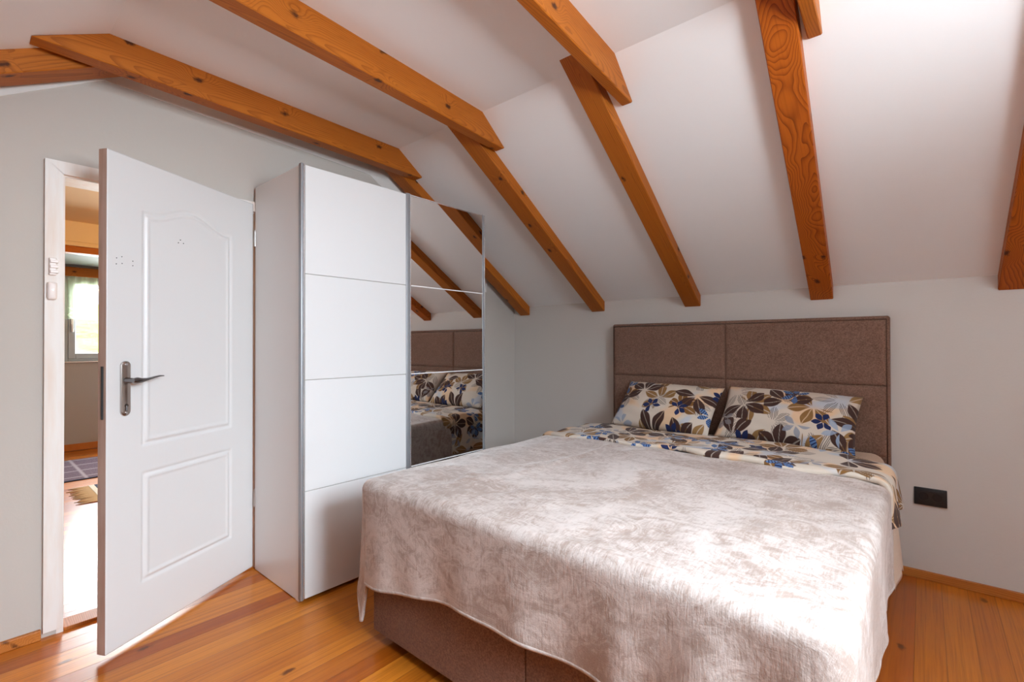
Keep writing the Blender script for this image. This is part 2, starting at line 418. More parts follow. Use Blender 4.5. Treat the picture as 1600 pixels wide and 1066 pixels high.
def add(name, bm, mats, parent=None, smooth=False, origin=None, matrix=None):
    """world-space bmesh -> object; origin: top-level at base centre of its box, child at its parent's origin"""
    if not isinstance(mats, (list, tuple)): mats = [mats]
    me = bpy.data.meshes.new(name)
    if matrix is None:
        if parent is not None: org = Vector(parent['_org'])
        elif origin is not None: org = Vector(origin)
        else:
            xs = [v.co for v in bm.verts]
            lo = [min(c[i] for c in xs) for i in range(3)]; hi = [max(c[i] for c in xs) for i in range(3)]
            org = Vector(((lo[0] + hi[0]) / 2, (lo[1] + hi[1]) / 2, lo[2]))
        matrix = Matrix.Translation(org)
    org = matrix.to_translation()
    bm.transform(matrix.inverted())
    bm.to_mesh(me); bm.free()
    for mm in mats: me.materials.append(mm)
    if smooth:
        for p in me.polygons: p.use_smooth = True
    o = bpy.data.objects.new(name, me); COL.objects.link(o)
    o['_org'] = list(org)
    if parent is not None:
        o.parent = parent; po = Vector(parent['_org'])
        o.matrix_local = Matrix.Translation(-po) @ matrix
    else: o.matrix_world = matrix
    return o

def autosmooth(o, ang=35):
    for p in o.data.polygons: p.use_smooth = True
    try: o.data.set_sharp_from_angle(angle=R(ang))
    except Exception: pass
    return o

def empty(name, loc):
    o = bpy.data.objects.new(name, None); COL.objects.link(o); o.location = loc; o['_org'] = list(loc); o.empty_display_size = 0.1
    return o

def tag(o, label, cat, group=None, kind=None):
    o['label'] = label; o['category'] = cat
    if group: o['group'] = group
    if kind: o['kind'] = kind
    return o

def structure(o, label=None, cat=None):
    o['kind'] = 'structure'
    if label: o['label'] = label
    if cat: o['category'] = cat
    return o

# ------------------------------------------------------------------ ROOM
YW = -4.16            # opposite knee wall
XR = 4.0              # right gable wall
SL = 0.656            # slope of the roof plane above the bed
SL2 = 0.53            # slope of the opposite roof plane
YB1, YB2, ZC, ZK = -1.376, -2.785, 2.40, 1.4985

# floor of bedroom
bm = new_bm(); box(bm, (-0.04, YW - 0.15, -0.15), (XR + 0.15, 0.15, 0.0))
structure(add('floor', bm, M['floor']), 'varnished orange pine board floor of the bedroom', 'floor')

# ceiling: two slopes and a flat middle, with thickness
for nm, (ya, za), (yb, zb), lab in (('ceiling', (YB1, ZC), (YB2, ZC), 'flat white strip of attic ceiling'),
                                    ('ceiling_back', (0.15, ZK - SL * 0.15), (YB1, ZC), 'white ceiling slope above the bed'),
                                    ('ceiling_front', (YB2, ZC), (YW - 0.15, ZC + SL2 * (YW - 0.15 - YB2)), 'white ceiling slope above the doorway side')):
    bm = new_bm(); prism(bm, [(-0.14, ya, za), (-0.14, yb, zb), (-0.14, yb, zb + .12), (-0.14, ya, za + .12)], (XR + 0.29, 0, 0))
    structure(add(nm, bm, M['ceil']), lab, 'ceiling')

# back wall (behind bed)
bm = new_bm(); box(bm, (-0.14, 0, -0.1), (XR + 0.15, 0.15, ZK))
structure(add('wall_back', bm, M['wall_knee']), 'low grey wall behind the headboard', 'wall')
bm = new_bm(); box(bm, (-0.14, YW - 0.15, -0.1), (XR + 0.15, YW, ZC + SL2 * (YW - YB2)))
structure(add('wall_front', bm, M['wall_dark']), 'low unseen wall behind the camera, darkened to cut bounce light', 'wall')

# left gable wall with the door opening
DY0, DY1, DZ = -2.90, -2.115, 1.90
def gz(y):
    if y > YB1: return ZK - SL * y
    if y < YB2: return ZC + SL2 * (y - YB2)
    return ZC
bm = new_bm()
def wallpoly(bm, x0, x1, pts): prism(bm, [(x0, y, z) for y, z in pts], (x1 - x0, 0, 0))
e = 0.03
wallpoly(bm, -0.12, 0, [(0.0, -0.1), (0.0, gz(0) + e), (YB1, ZC + e), (DY1, ZC + e), (DY1, -0.1)])
wallpoly(bm, -0.12, 0, [(DY1, DZ), (DY1, ZC + e), (YB2, ZC + e), (DY0, gz(DY0) + e), (DY0, DZ)])
wallpoly(bm, -0.12, 0, [(DY0, -0.1), (DY0, gz(DY0) + e), (YW, gz(YW) + e), (YW, -0.1)])
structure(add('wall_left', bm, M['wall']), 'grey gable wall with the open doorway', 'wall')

# right gable wall with a window opening (out of the picture, lets the daylight in)
WY0, WY1, WZ0, WZ1 = -2.95, -1.95, 1.30, 2.22
bm = new_bm()
wallpoly(bm, XR, XR + 0.15, [(0.0, -0.1), (0.0, gz(0) + e), (YB1, ZC + e), (WY1, ZC + e), (WY1, -0.1)])
wallpoly(bm, XR, XR + 0.15, [(WY1, WZ1), (WY1, ZC + e), (YB2, ZC + e), (WY0, gz(WY0) + e), (WY0, WZ1)])
wallpoly(bm, XR, XR + 0.15, [(WY0, -0.1), (WY0, WZ0), (WY1, WZ0), (WY1, -0.1)])
wallpoly(bm, XR, XR + 0.15, [(WY0, -0.1), (WY0, gz(WY0) + e), (YW, gz(YW) + e), (YW, -0.1)])
structure(add('wall_right', bm, M['wall']), 'grey gable wall with the bedroom window', 'wall')

def window(name, x0, x1, y0, y1, z0, z1, fw, mat, sash=0.05):
    root = empty(name, ((x0 + x1) / 2, (y0 + y1) / 2, z0)); structure(root)
    bm = new_bm()
    box(bm, (x0, y0, z0), (x1, y0 + fw, z1), .004); box(bm, (x0, y1 - fw, z0), (x1, y1, z1), .004)
    box(bm, (x0, y0 + fw, z0), (x1, y1 - fw, z0 + fw), .004); box(bm, (x0, y0 + fw, z1 - fw), (x1, y1 - fw, z1), .004)
    add('window_frame', bm, mat, root)
    s0, s1 = x0 + 0.012, x1 + 0.012
    bm = new_bm(); a, b, c, d = y0 + fw, y1 - fw, z0 + fw, z1 - fw
    box(bm, (s0, a, c), (s1, a + sash, d), .006); box(bm, (s0, b - sash, c), (s1, b, d), .006)
    box(bm, (s0, a + sash, c), (s1, b - sash, c + sash), .006); box(bm, (s0, a + sash, d - sash), (s1, b - sash, d), .006)
    sa = add('sash', bm, mat, root)
    xm = (s0 + s1) / 2
    bm = new_bm(); box(bm, (xm - .004, a + sash, c + sash), (xm + .004, b - sash, d - sash))
    add('window_pane', bm, M['glass'], sa)
    return root
w2 = window('window_2', XR + 0.05, XR + 0.11, WY0, WY1, WZ0, WZ1, 0.045, M['pvc'])
structure(w2, 'white bedroom window in the right gable wall', 'window')

# white painted band on the gable under the rafters
bm = new_bm()
def band(bm, pts_top, pts_bot):
    prism(bm, [(0.0, y, z) for y, z in pts_top + pts_bot[::-1]], (0.004, 0, 0))
o1 = 0.17; o2 = 0.045 + o1
band(bm, [(-0.35, gz(-.35) - .02), (YB1, ZC - .02), (YB2, ZC - .02), (-4.1, gz(-4.1) - .02)],
         [(-0.35, gz(-.35) - .125), (YB1 - .06, ZC - .125), (YB2 + .03, 2.335), (-4.1, gz(-4.1) - .20)])
structure(add('trim_4', bm, M['band']), 'white painted strip on the gable under the rafters', 'trim')

# skirtings
bm = new_bm(); box(bm, (2.585, -0.018, 0), (XR, 0, 0.042), .003); box(bm, (0.0, -0.018, 0), (1.0, 0, 0.042), .003)
structure(add('baseboard_back', bm, M['wood']), 'low pine skirting along the bed wall', 'baseboard')
bm = new_bm(); box(bm, (0, YW, 0), (0.02, -2.945, 0.04), .003)
structure(add('baseboard_left', bm, M['wood']), 'low pine skirting left of the doorway', 'baseboard')
bm = new_bm(); box(bm, (0, -2.05, 0), (0.02, 0, 0.04), .003)
structure(add('baseboard_left_rear', bm, M['wood']), 'low pine skirting behind the wardrobe', 'baseboard')

# door casing (trim_1), jamb lining (trim_2), threshold (trim_3)
bm = new_bm()
CO, CI, CT = -2.94, -2.885, 1.937
prism(bm, [(0.0, CO, 0.025), (0.0, CI, 0.025), (0.0, CI, CT - .05), (0.0, CO, CT)], (0.022, 0, 0))
prism(bm, [(0.0, CO, CT), (0.0, CI, CT - .052), (0.0, -2.125, CT - .052), (0.0, -2.07, CT)], (0.022, 0, 0))
prism(bm, [(0.0, -2.125, 0.0), (0.0, -2.07, 0.0), (0.0, -2.07, CT), (0.0, -2.125, CT - .052)], (0.018, 0, 0))
structure(add('trim_1', bm, M['casing']), 'thinly white painted wooden casing around the doorway', 'door casing')
bm = new_bm()
box(bm, (-0.14, DY0, 0), (0.004, DY0 + .022, DZ)); box(bm, (-0.14, DY1 - .022, 0), (0.004, DY1, DZ)); box(bm, (-0.14, DY0 + .022, DZ - .022), (0.004, DY1 - .022, DZ))
structure(add('trim_2', bm, M['casing']), 'wooden jamb lining of the doorway', 'door jamb')
bm = new_bm(); box(bm, (-0.10, DY0 + .022, -0.005), (0.0, DY1 - .022, 0.012), .003)
structure(add('trim_3', bm, M['wood']), 'pine threshold strip in the doorway', 'threshold')

# ------------------------------------------------------------------ DOOR LEAF
HX, HY = 0.024, -2.150      # hinge
ddir = Vector((0.349, -0.652, 0)).normalized(); dn = Vector((-ddir.y, ddir.x, 0))   # dn: towards the room (+x,+y)
if dn.x < 0: dn = -dn
Wd, Hd, Z0 = 0.742, 1.905, 0.018
door = empty('door_1', (HX, HY, Z0)); structure(door, 'open white panelled door with arched upper panel', 'door')
def dpt(u, z, n): return Vector((HX, HY, 0)) + ddir * u + dn * n + Vector((0, 0, z))
def sd_rect(u, z, u0, u1, z0, z1):
    dx = max(u0 - u, u - u1); dz = max(z0 - z, z - z1)
    if dx < 0 and dz < 0: return max(dx, dz)
    return math.hypot(max(dx, 0), max(dz, 0))
def arch_top(u, u0, u1):
    s = (u - u0) / (u1 - u0); s = min(1, max(0, s))
    return 1.722 + 0.058 * (0.5 - 0.5 * math.cos(2 * math.pi * min(1, max(0, (s - 0.06) / 0.88))))
def groove(d):
    # d<0 inside the panel outline; ring profile 34 mm wide
    if d > 0.004: return 0.0
    k = -d + 0.004
    if k < 0.010: return -0.006 * (k / 0.010)
    if k < 0.026: return -0.006 + 0.0085 * (0.5 - 0.5 * math.cos(math.pi * (k - 0.010) / 0.016))
    if k < 0.036: return 0.0025 - 0.0045 * ((k - 0.026) / 0.010)
    return -0.002
bm = new_bm()
NU, NZ = 150, 380
grid = []
for j in range(NZ + 1):
    z = Hd * j / NZ; row = []
    for i in range(NU + 1):
        u = Wd * i / NU; zz = z + Z0
        d1 = sd_rect(u, zz, 0.145, 0.60, 0.775, arch_top(u, 0.145, 0.60)); d2 = sd_rect(u, zz, 0.145, 0.60, 0.225, 0.665)
        h = groove(d1) if d1 < d2 else groove(d2)
        row.append(bm.verts.new(dpt(u, zz, h)))
    grid.append(row)
for j in range(NZ):
    for i in range(NU): bm.faces.new((grid[j][i], grid[j][i + 1], grid[j + 1][i + 1], grid[j + 1][i]))
# sides and back
T = -0.038
back = [bm.verts.new(dpt(u, z, T)) for u, z in ((0, Z0), (Wd, Z0), (Wd, Z0 + Hd), (0, Z0 + Hd))]
bm.faces.new(back)
bm.faces.new([grid[0][i] for i in range(NU + 1)] + [back[1], back[0]])
bm.faces.new([grid[NZ][i] for i in range(NU, -1, -1)] + [back[3], back[2]])
f1 = bm.faces.new([grid[j][NU] for j in range(NZ + 1)] + [back[2], back[1]])
f2 = bm.faces.new([grid[j][0] for j in range(NZ, -1, -1)] + [back[0], back[3]])
for f in (f1, f2): f.material_index = 1
bmesh.ops.recalc_face_normals(bm, faces=bm.faces[:])
ang = math.atan2(ddir.y, ddir.x)
dl = add('door_leaf', bm, [M['white_wood'], M['edge_wood']], door)
for p in dl.data.polygons: p.use_smooth = len(p.vertices) == 4 and p.area < 0.01

# handle with long back plate
def plate(bm, uc, z0, z1, hw, n0, n1, seg=10):
    pts = []
    for k in range(seg + 1):
        a = math.pi * k / seg; pts.append((uc + hw * math.cos(a), z1 - hw + hw * math.sin(a)))
    for k in range(seg + 1):
        a = math.pi + math.pi * k / seg; pts.append((uc + hw * math.cos(a), z0 + hw + hw * math.sin(a)))
    lo = [bm.verts.new(dpt(u, z, n0)) for u, z in pts]; mid = [bm.verts.new(dpt(u, z, n1 * .7 + n0 * .3)) for u, z in pts]
    top = [bm.verts.new(dpt(uc + (u - uc) * .72, (z - (z0 + z1) / 2) * .965 + (z0 + z1) / 2, n1)) for u, z in pts]
    n = len(pts)
    for A, B in ((lo, mid), (mid, top)):
        for i in range(n): bm.faces.new((A[i], A[(i + 1) % n], B[(i + 1) % n], B[i]))
    bm.faces.new(top); bm.faces.new(lo[::-1])
    bmesh.ops.recalc_face_normals(bm, faces=bm.faces[:])
HU = 0.672
bm = new_bm(); plate(bm, HU, 0.905, 1.118, 0.0185, 0.0, 0.009)
hp = autosmooth(add('handle_plate', bm, M['nickel'], door))
bm = new_bm()
for zz in (1.106, 0.917): tube(bm, [dpt(HU, zz, 0.007), dpt(HU, zz, 0.011)], [0.0045, 0.004], 12)
autosmooth(add('screw', bm, M['alu_l'], hp))
bm = new_bm(); tube(bm, [dpt(HU, 0.945, 0.008), dpt(HU, 0.945, 0.0112)], [0.007, 0.0065], 14); box(bm, dpt(HU - .003, .925, .008), dpt(HU + .003, .945, .0115))
autosmooth(add('keyhole', bm, M['nickel_d'], hp))
bm = new_bm()
ZL = 1.043
tube(bm, [dpt(HU, ZL, 0.006), dpt(HU, ZL, 0.02), dpt(HU, ZL, 0.048)], [0.013, 0.0105, 0.0095], 16)
tube(bm, [dpt(HU + .01, ZL, 0.052), dpt(HU - .006, ZL, 0.053), dpt(HU - .025, ZL - .001, 0.052), dpt(HU - .05, ZL + .002, 0.051), dpt(HU - .08, ZL + .008, .049), dpt(HU - .105, ZL + .0115, .047), dpt(HU - .122, ZL + .011, .045)],
     [0.009, 0.0125, 0.011, 0.0085, 0.0075, 0.0075, 0.006], 14, [1, 1, .85, .6, .5, .45, .4])
autosmooth(add('lever', bm, M['nickel_d'], door))
# handle on the far side
bm = new_bm()
tube(bm, [dpt(HU, ZL, T), dpt(HU, ZL, T - .05)], [0.0105, 0.0095], 12)
tube(bm, [dpt(HU + .008, ZL, T - .05), dpt(HU - .05, ZL, T - .052), dpt(HU - .11, ZL + .01, T - .046)], [0.011, 0.0085, 0.006], 12, [1, .6, .5])
autosmooth(add('lever', bm, M['nickel'], door))
# hinges
for zz in (0.33, 1.70):
    bm = new_bm(); tube(bm, [dpt(-0.006, zz, 0.006), dpt(-0.006, zz + .08, 0.006)], [0.007, 0.007], 12)
    tube(bm, [dpt(-0.006, zz + .08, 0.006), dpt(-0.006, zz + .092, 0.006)], [0.005, 0.003], 10)
    autosmooth(add('hinge', bm, M['steel'], door))
# small screw holes left in the paint
bm = new_bm()
for u, z in ((.705, 1.515), (.706, 1.492), (.685, 1.523), (.684, 1.497), (.642, 1.513), (.642, 1.495), (.43, 1.642), (.415, 1.63), (.44, 1.628)):
    tube(bm, [dpt(u, z, -0.0008), dpt(u, z, 0.0012)], [0.0022, 0.0018], 8)
add('screw_hole', bm, M['dark'], door)
bm = new_bm(); tube(bm, [dpt(Wd - .0005, .97, -.019), dpt(Wd + .0015, .97, -.019)], [.004, .004], 8)
box(bm, dpt(Wd - .001, .90, -.027), dpt(Wd + .001, 1.10, -.011))
add('lock_strip', bm, M['dark'], door)

# small fittings on the casing
k1 = empty('latch_keeper', (0.022, -2.922, 1.48)); tag(k1, 'small ribbed white plastic catch on the door casing, above the smooth one', 'catch')
bm = new_bm(); box(bm, (0.022, -2.928, 1.465), (0.036, -2.906, 1.535), .003); add('catch_body', bm, M['plastic'], k1)
bm = new_bm()
for i in range(3): box(bm, (0.036, -2.926, 1.472 + i * .021), (0.044, -2.900, 1.484 + i * .021), .002)
add('rib', bm, M['plastic'], k1)
k2 = empty('light_switch', (0.022, -2.918, 1.375)); tag(k2, 'small smooth white rounded switch on the door casing', 'switch')
bm = new_bm(); box(bm, (0.022, -2.934, 1.365), (0.042, -2.904, 1.437), .008, 3); autosmooth(add('switch_body', bm, M['plastic'], k2))
bm = new_bm(); tube(bm, [(0.041, -2.917, 1.404), (0.0445, -2.917, 1.404)], [0.004, 0.003], 10); add('button', bm, M['steel'], k2)

# ------------------------------------------------------------------ TIMBERS
def timber(name, pts_a, pts_b, axis, mat, label, cat, flip=False):
    """prism between two matching polygons (side faces at two x positions); axis = direction of the grain"""
    bm = new_bm(); n = len(pts_a)
    A = [bm.verts.new(p) for p in pts_a]; B = [bm.verts.new(p) for p in pts_b]
    bm.faces.new(A); bm.faces.new(B[::-1])
    for i in range(n): bm.faces.new((A[i], B[i], B[(i + 1) % n], A[(i + 1) % n]))
    bmesh.ops.recalc_face_normals(bm, faces=bm.faces[:])
    bmesh.ops.bevel(bm, geom=bm.edges[:], offset=0.0035, segments=1, affect='EDGES')
    ax = Vector(axis).normalized(); yv = Vector((1, 0, 0)); yv = (yv - ax * yv.dot(ax)).normalized(); zv = ax.cross(yv)
    c = sum((Vector(p) for p in list(pts_a) + list(pts_b)), Vector()) / (2 * n)
    Mx = Matrix.Identity(4)
    for i in range(3): Mx[i][0] = ax[i]; Mx[i][1] = yv[i]; Mx[i][2] = zv[i]; Mx[i][3] = c[i]
    o = add(name, bm, mat, None, matrix=Mx)
    tag(o, label, cat, 'exposed pine roof timbers', 'thing')
    return o

def low_rafter(xl0, xr0, xl1, xr1, mat, label, drop=0.0735, side=1):
    # side=1: back slope (wall y=0); side=-1: opposite slope; x given at the wall and at y=-1.45 up the slope
    def Y(v): return v if side == 1 else YW - v
    yb_, sl, zk = (YB1, SL, ZK) if side == 1 else (YW - YB2, SL2, ZC + SL2 * (YW - YB2))
    ytip = -(ZC + .004 - zk + drop) / sl
    def face(xa, xb):
        def X(v): return xa + (xb - xa) * (-v / 1.45)
        return [(X(v), Y(v), z) for v, z in ((0.0, zk - drop), (0.0, zk + .002), (yb_, ZC + .004), (ytip, ZC + .004))]
    ax = (0, -1 if side == 1 else 1, sl)
    return timber('rafter', face(xl0, xl1), face(xr0, xr1), ax, mat, label, 'rafter')

low_rafter(0.072, 0.175, 0.045, 0.146, M['beam'], 'sloping pine rafter beside the gable wall, ending behind the wardrobe')
low_rafter(0.781, 0.892, 0.745, 0.862, M['beam'], 'sloping pine rafter ending just left of the headboard')
low_rafter(1.495, 1.600, 1.520, 1.628, M['beam'], 'sloping pine rafter ending above the left half of the headboard')
low_rafter(2.215, 2.324, 2.277, 2.390, M['beam2'], 'sloping pine rafter with bold flame grain above the right half of the headboard')
low_rafter(2.967, 3.085, 2.99, 3.11, M['beam2'], 'sloping pine rafter at the far right, over the black socket')
low_rafter(0.045, 0.185, 0.045, 0.185, M['beam'], 'pine rafter on the gable wall left of the doorway', side=-1, drop=0.088)

def collar(xl_a, xr_a, xl_b, xr_b, label, mat=None, zb=2.265):
    """flat beam under the ceiling: a = end at the back slope, b = end at the opposite slope"""
    def face(xa, xb):
        ya, yb = -1.195, -2.992
        def X(v): return xa + (xb - xa) * (v - ya) / (yb - ya)
        return [(X(v), v, z) for v, z in ((ya, zb), (ya + .012, ZK - SL * ya - .008), (YB1, ZC + .004), (YB2, ZC + .004), (yb - .012, gz(yb) - .008), (yb, zb + .018))]
    return timber('collar_beam', face(xl_a, xl_b), face(xr_a, xr_b), (0, -1, 0), mat or M['beam'], label, 'beam')
collar(0.154, 0.225, 0.225, 0.303, 'flat pine ceiling beam beside the gable wall, over door and wardrobe')
collar(0.882, 0.942, 1.000, 1.080, 'flat pine ceiling beam running out over the wardrobe mirror')
collar(1.665, 1.714, 1.800, 1.850, 'flat pine ceiling beam with its cut end over the left half of the bed')
collar(2.396, 2.440, 2.46, 2.51, 'flat pine ceiling beam of which only the cut end shows at the top edge')

# ------------------------------------------------------------------ WARDROBE
wx0, wxf, wy0, wy1, wh = 0.03, 0.521, -2.142, -0.945, 2.01
wd = empty('wardrobe', (wx0, (wy0 + wy1) / 2, 0))
tag(wd, 'tall white sliding door wardrobe with one mirrored door', 'wardrobe')
bm = new_bm(); box(bm, (wx0, wy0, 0.004), (wxf, wy0 + .02, wh), .001); add('side_panel', bm, M['melamine'], wd)
bm = new_bm(); box(bm, (wx0, wy1 - .02, 0.004), (wxf, wy1, wh), .001); add('side_panel', bm, M['melamine'], wd)
bm = new_bm(); box(bm, (wx0, wy0 + .02, wh - .022), (wxf, wy1 - .02, wh - .002), .001); add('top_panel', bm, M['melamine'], wd)
bm = new_bm(); box(bm, (wx0, wy0 + .02, .05), (wxf, wy1 - .02, .07)); add('bottom_panel', bm, M['melamine'], wd)
bm = new_bm(); box(bm, (wxf - .03, wy0 + .02, .004), (wxf - .012, wy1 - .02, .05)); add('plinth', bm, M['dark'], wd)
bm = new_bm(); box(bm, (wx0, wy0 + .02, .07), (wx0 + .006, wy1 - .02, wh - .022)); add('back_panel', bm, M['melamine'], wd)
bm = new_bm(); box(bm, (wxf - .03, wy0 - .001, .0), (wxf + .002, wy0 + .022, .012), .002); add('foot', bm, M['plastic'], wd)
# white sliding door
seams = (0.5073, 1.018, 1.5068); db, dt = 0.018, 2.008
xa, xb = wxf + .012, wxf + .030
d1 = empty('sliding_door', (wxf, wy0, 0)); d1.parent = wd; d1.location = (wxf - wx0, wy0 - (wy0 + wy1) / 2, 0)
zs = (db,) + seams + (dt,)
for i in range(4):
    bm = new_bm(); box(bm, (xa, -2.127, zs[i] + (.0016 if i else 0)), (xb, -1.562, zs[i + 1] - (.0016 if i < 3 else 0)), .0006, 1)
    o = add('door_panel', bm, M['door_lac'], d1)
bm = new_bm(); box(bm, (xa - .004, -2.127, db + .002), (xb - .006, -1.562, dt - .002)); add('door_core', bm, M['core'], d1)
def rail(y0, y1, xo, light_side, par):
    bm = new_bm(); box(bm, (wxf + .002, y0, 0.012), (xo, y1, wh + .006), .004, 2); autosmooth(add('edge_rail', bm, M['alu'], par))
    bm = new_bm()
    ya, yb = (y1 - .0005, y1 + .007) if light_side > 0 else (y0 - .007, y0 + .0005)
    box(bm, (wxf + .002, ya, 0.014), (xo - .002, yb, wh + .004), .002, 1); add('rail_lip', bm, M['alu_l'], par)
rail(wy0 - .004, wy0 + .008, wxf + .030, 1, d1)
# mirror door
d2 = empty('sliding_door', (wxf, wy1, 0)); d2.parent = wd; d2.location = (wxf - wx0, wy1 - (wy0 + wy1) / 2, 0)
d2['label'] = 'sliding door faced with mirror'
for i in range(4):
    bm = new_bm(); box(bm, (xa, -1.528, zs[i] + .003), (xb, -0.962, zs[i + 1] - .003)); add('mirror_pane', bm, M['mirror'], d2)
for z in seams:
    bm = new_bm(); box(bm, (xa, -1.528, z - .003), (xb + .0025, -0.962, z + .003), .001, 1); add('divider_strip', bm, M['strip'], d2)
bm = new_bm(); box(bm, (xa, -1.528, dt - .003), (xb + .001, -0.962, dt + .003)); add('top_strip', bm, M['alu_l'], d2)
rail(-1.562, -1.535, wxf + .034, 1, d2)
rail(-0.962, -0.946, wxf + .034, 1, d2)
bm = new_bm(); box(bm, (xa - .004, -1.53, db), (xa, -0.95, dt)); add('door_back', bm, M['dark'], d2)

# ------------------------------------------------------------------ BED
bed = empty('bed', (1.79, -1.05, 0)); tag(bed, 'double bed with brown upholstered base and panelled headboard', 'bed')
bx0, bx1, byf = 1.035, 2.555, -2.085
def soft_box(name, a, b, bev, mat, parent, puff=0.0, axis=1):
    bm = new_bm(); box(bm, a, b, bev, 4)
    return autosmooth(add(name, bm, mat, parent), 60)
hx0, hx1, hm, hz, ht = 1.003, 2.572, 1.776, 0.962, 1.322
bm = new_bm()
# headboard board with rounded top right corner
box(bm, (hx0, -0.085, 0.02), (hx1, -0.004, ht), .012, 4)
hb = autosmooth(add('headboard', bm, M['uphol'], bed), 50)
def cushion(name, x0, x1, z0, z1, parent):
    bm = new_bm(); n, mz = 24, 16; g = []
    for j in range(mz + 1):
        row = []
        for i in range(n + 1):
            s = i / n; q = j / mz
            dx = min(s, 1 - s) * (x1 - x0); dz = min(q, 1 - q) * (z1 - z0)
            d = min(dx, dz); h = 0.016 * (1 - math.exp(-d / 0.012)) if d > 0 else 0
            row.append(bm.verts.new((x0 + s * (x1 - x0), -0.084 - h, z0 + q * (z1 - z0))))
        g.append(row)
    # finer rim: move the first inner lines close to the border
    for j in range(mz + 1):
        for i in range(n + 1):
            v = g[j][i]
    for j in range(mz):
        for i in range(n): bm.faces.new((g[j][i], g[j][i + 1], g[j + 1][i + 1], g[j + 1][i]))
    bmesh.ops.recalc_face_normals(bm, faces=bm.faces[:])
    for f in bm.faces:
        if f.normal.y > 0: f.normal_flip()
    return add(name, bm, M['uphol'], parent, True)
def cushion2(x0, x1, z0, z1, parent):
    bm = new_bm()
    def cuts(a, b):
        r = [0, .003, .007, .013, .022, .035]
        return [a + k for k in r] + [a + .035 + (b - a - .07) * k / 6 for k in range(1, 6)] + [b - k for k in r[::-1]]
    xs, zs_ = cuts(x0, x1), cuts(z0, z1); g = []
    for z in zs_:
        row = []
        for x in xs:
            d = max(0.0, min(x - x0, x1 - x, z - z0, z1 - z)); h = 0.014 * math.sqrt(max(0, 1 - (1 - min(1, d / .03)) ** 2))
            row.append(bm.verts.new((x, -0.083 - h, z)))
        g.append(row)
    for j in range(len(zs_) - 1):
        for i in range(len(xs) - 1): bm.faces.new((g[j][i], g[j][i + 1], g[j + 1][i + 1], g[j + 1][i]))
    for f in bm.faces:
        f.normal_update()
        if f.normal.y > 0: f.normal_flip()
    return add('headboard_panel', bm, M['uphol'], parent, True)
bw = 0.012
for (a, b) in ((hx0 + bw, hm), (hm, hx1 - bw)):
    for (c, d) in ((0.60, hz), (hz, ht - .018)):
        cushion2(a, b, c, d, hb)
def seamline(pts, r, parent, name='piping', mat=None):
    bm = new_bm(); tube(bm, pts, [r] * len(pts), 8); return add(name, bm, mat or M['piping'], parent, True)
yp = -0.088
seamline([(hx0 + bw, yp, .5), (hx0 + bw, yp, ht - .018), (hx1 - bw, yp, ht - .018), (hx1 - bw, yp, .5)], .003, hb)
# base: foot in two upholstered halves, sides
bz0, bz1 = 0.048, 0.36
for (a, b) in ((bx0, 1.812), (1.814, bx1)):
    soft_box('foot_panel', (a, byf, bz0), (b, byf + .03, bz1), .006, M['uphol'], bed)
soft_box('side_rail', (bx0, byf + .03, bz0), (bx0 + .03, -0.09, bz1), .006, M['uphol'], bed)
soft_box('side_rail', (bx1 - .03, byf + .03, bz0), (bx1, -0.09, bz1), .006, M['uphol'], bed)
bm = new_bm(); box(bm, (bx0 + .03, byf + .03, .30), (bx1 - .03, -.09, .33)); add('slat_base', bm, M['wood'], bed)
for lx in (bx0 + .10, bx1 - .10):
    for ly in (byf + .12, -.2):
        bm = new_bm(); tube(bm, [(lx, ly, 0), (lx, ly, bz0 + .002)], [.022, .026], 16); autosmooth(add('leg', bm, M['black'], bed))

# mattress with beige fitted sheet
ZM = 0.625
bm = new_bm(); box(bm, (bx0 + .005, byf + .015, .332), (bx1 - .002, -.10, ZM), .055, 6)
mt = add('mattress', bm, M['sheet'], None, True); tag(mt, 'thick mattress in a beige fitted sheet on the brown bed', 'mattress')

def N3(x, y, z=0.0): return mnoise.noise(Vector((x, y, z)))
def fbm(x, y, z=0.0, o=4):
    s, a = 0.0, 0.5
    for k in range(o):
        s += a * N3(x * 2 ** k, y * 2 ** k, z + k * 7.3); a *= 0.5
    return s

# ---- draped cloth over the mattress: (s,t) on the cloth -> space
def drape(s, t_, x0, x1, yf, zt, rc, re, flare_fn, wave_fn, top_fn, phimap=None):
    """s: x of the flat cloth, t_: y of the flat cloth (towards the foot is negative)"""
    cx0, cx1, cy = x0 + rc + re, x1 - rc - re, yf + rc + re
    px = min(max(s, cx0), cx1); py = max(t_, cy)
    v = Vector((s - px, t_ - py)); d = v.length
    z = zt + top_fn(s, t_)
    if d < rc or d < 1e-6: return Vector((s, t_, z))
    n = v / d; h = d - rc
    if phimap and n.x * n.y != 0: n = phimap(n, h)
    if h < re * math.pi / 2:
        a = h / re; out = re * math.sin(a); dz = re * (1 - math.cos(a)); hang = 0.0
    else:
        hang = h - re * math.pi / 2; out = re; dz = re + hang
    fl = flare_fn(n, hang, px, py)
    wv = wave_fn(n, hang, px, py)
    p = Vector((px, py)) + n * (rc + out + fl + wv)
    edge = min(1.0, h / (re * 1.6))
    zz = zt + top_fn(px + n.x * rc, py + n.y * rc) * (1 - edge) + top_fn(px, py) * 0 - dz
    return Vector((p.x, p.y, zz))

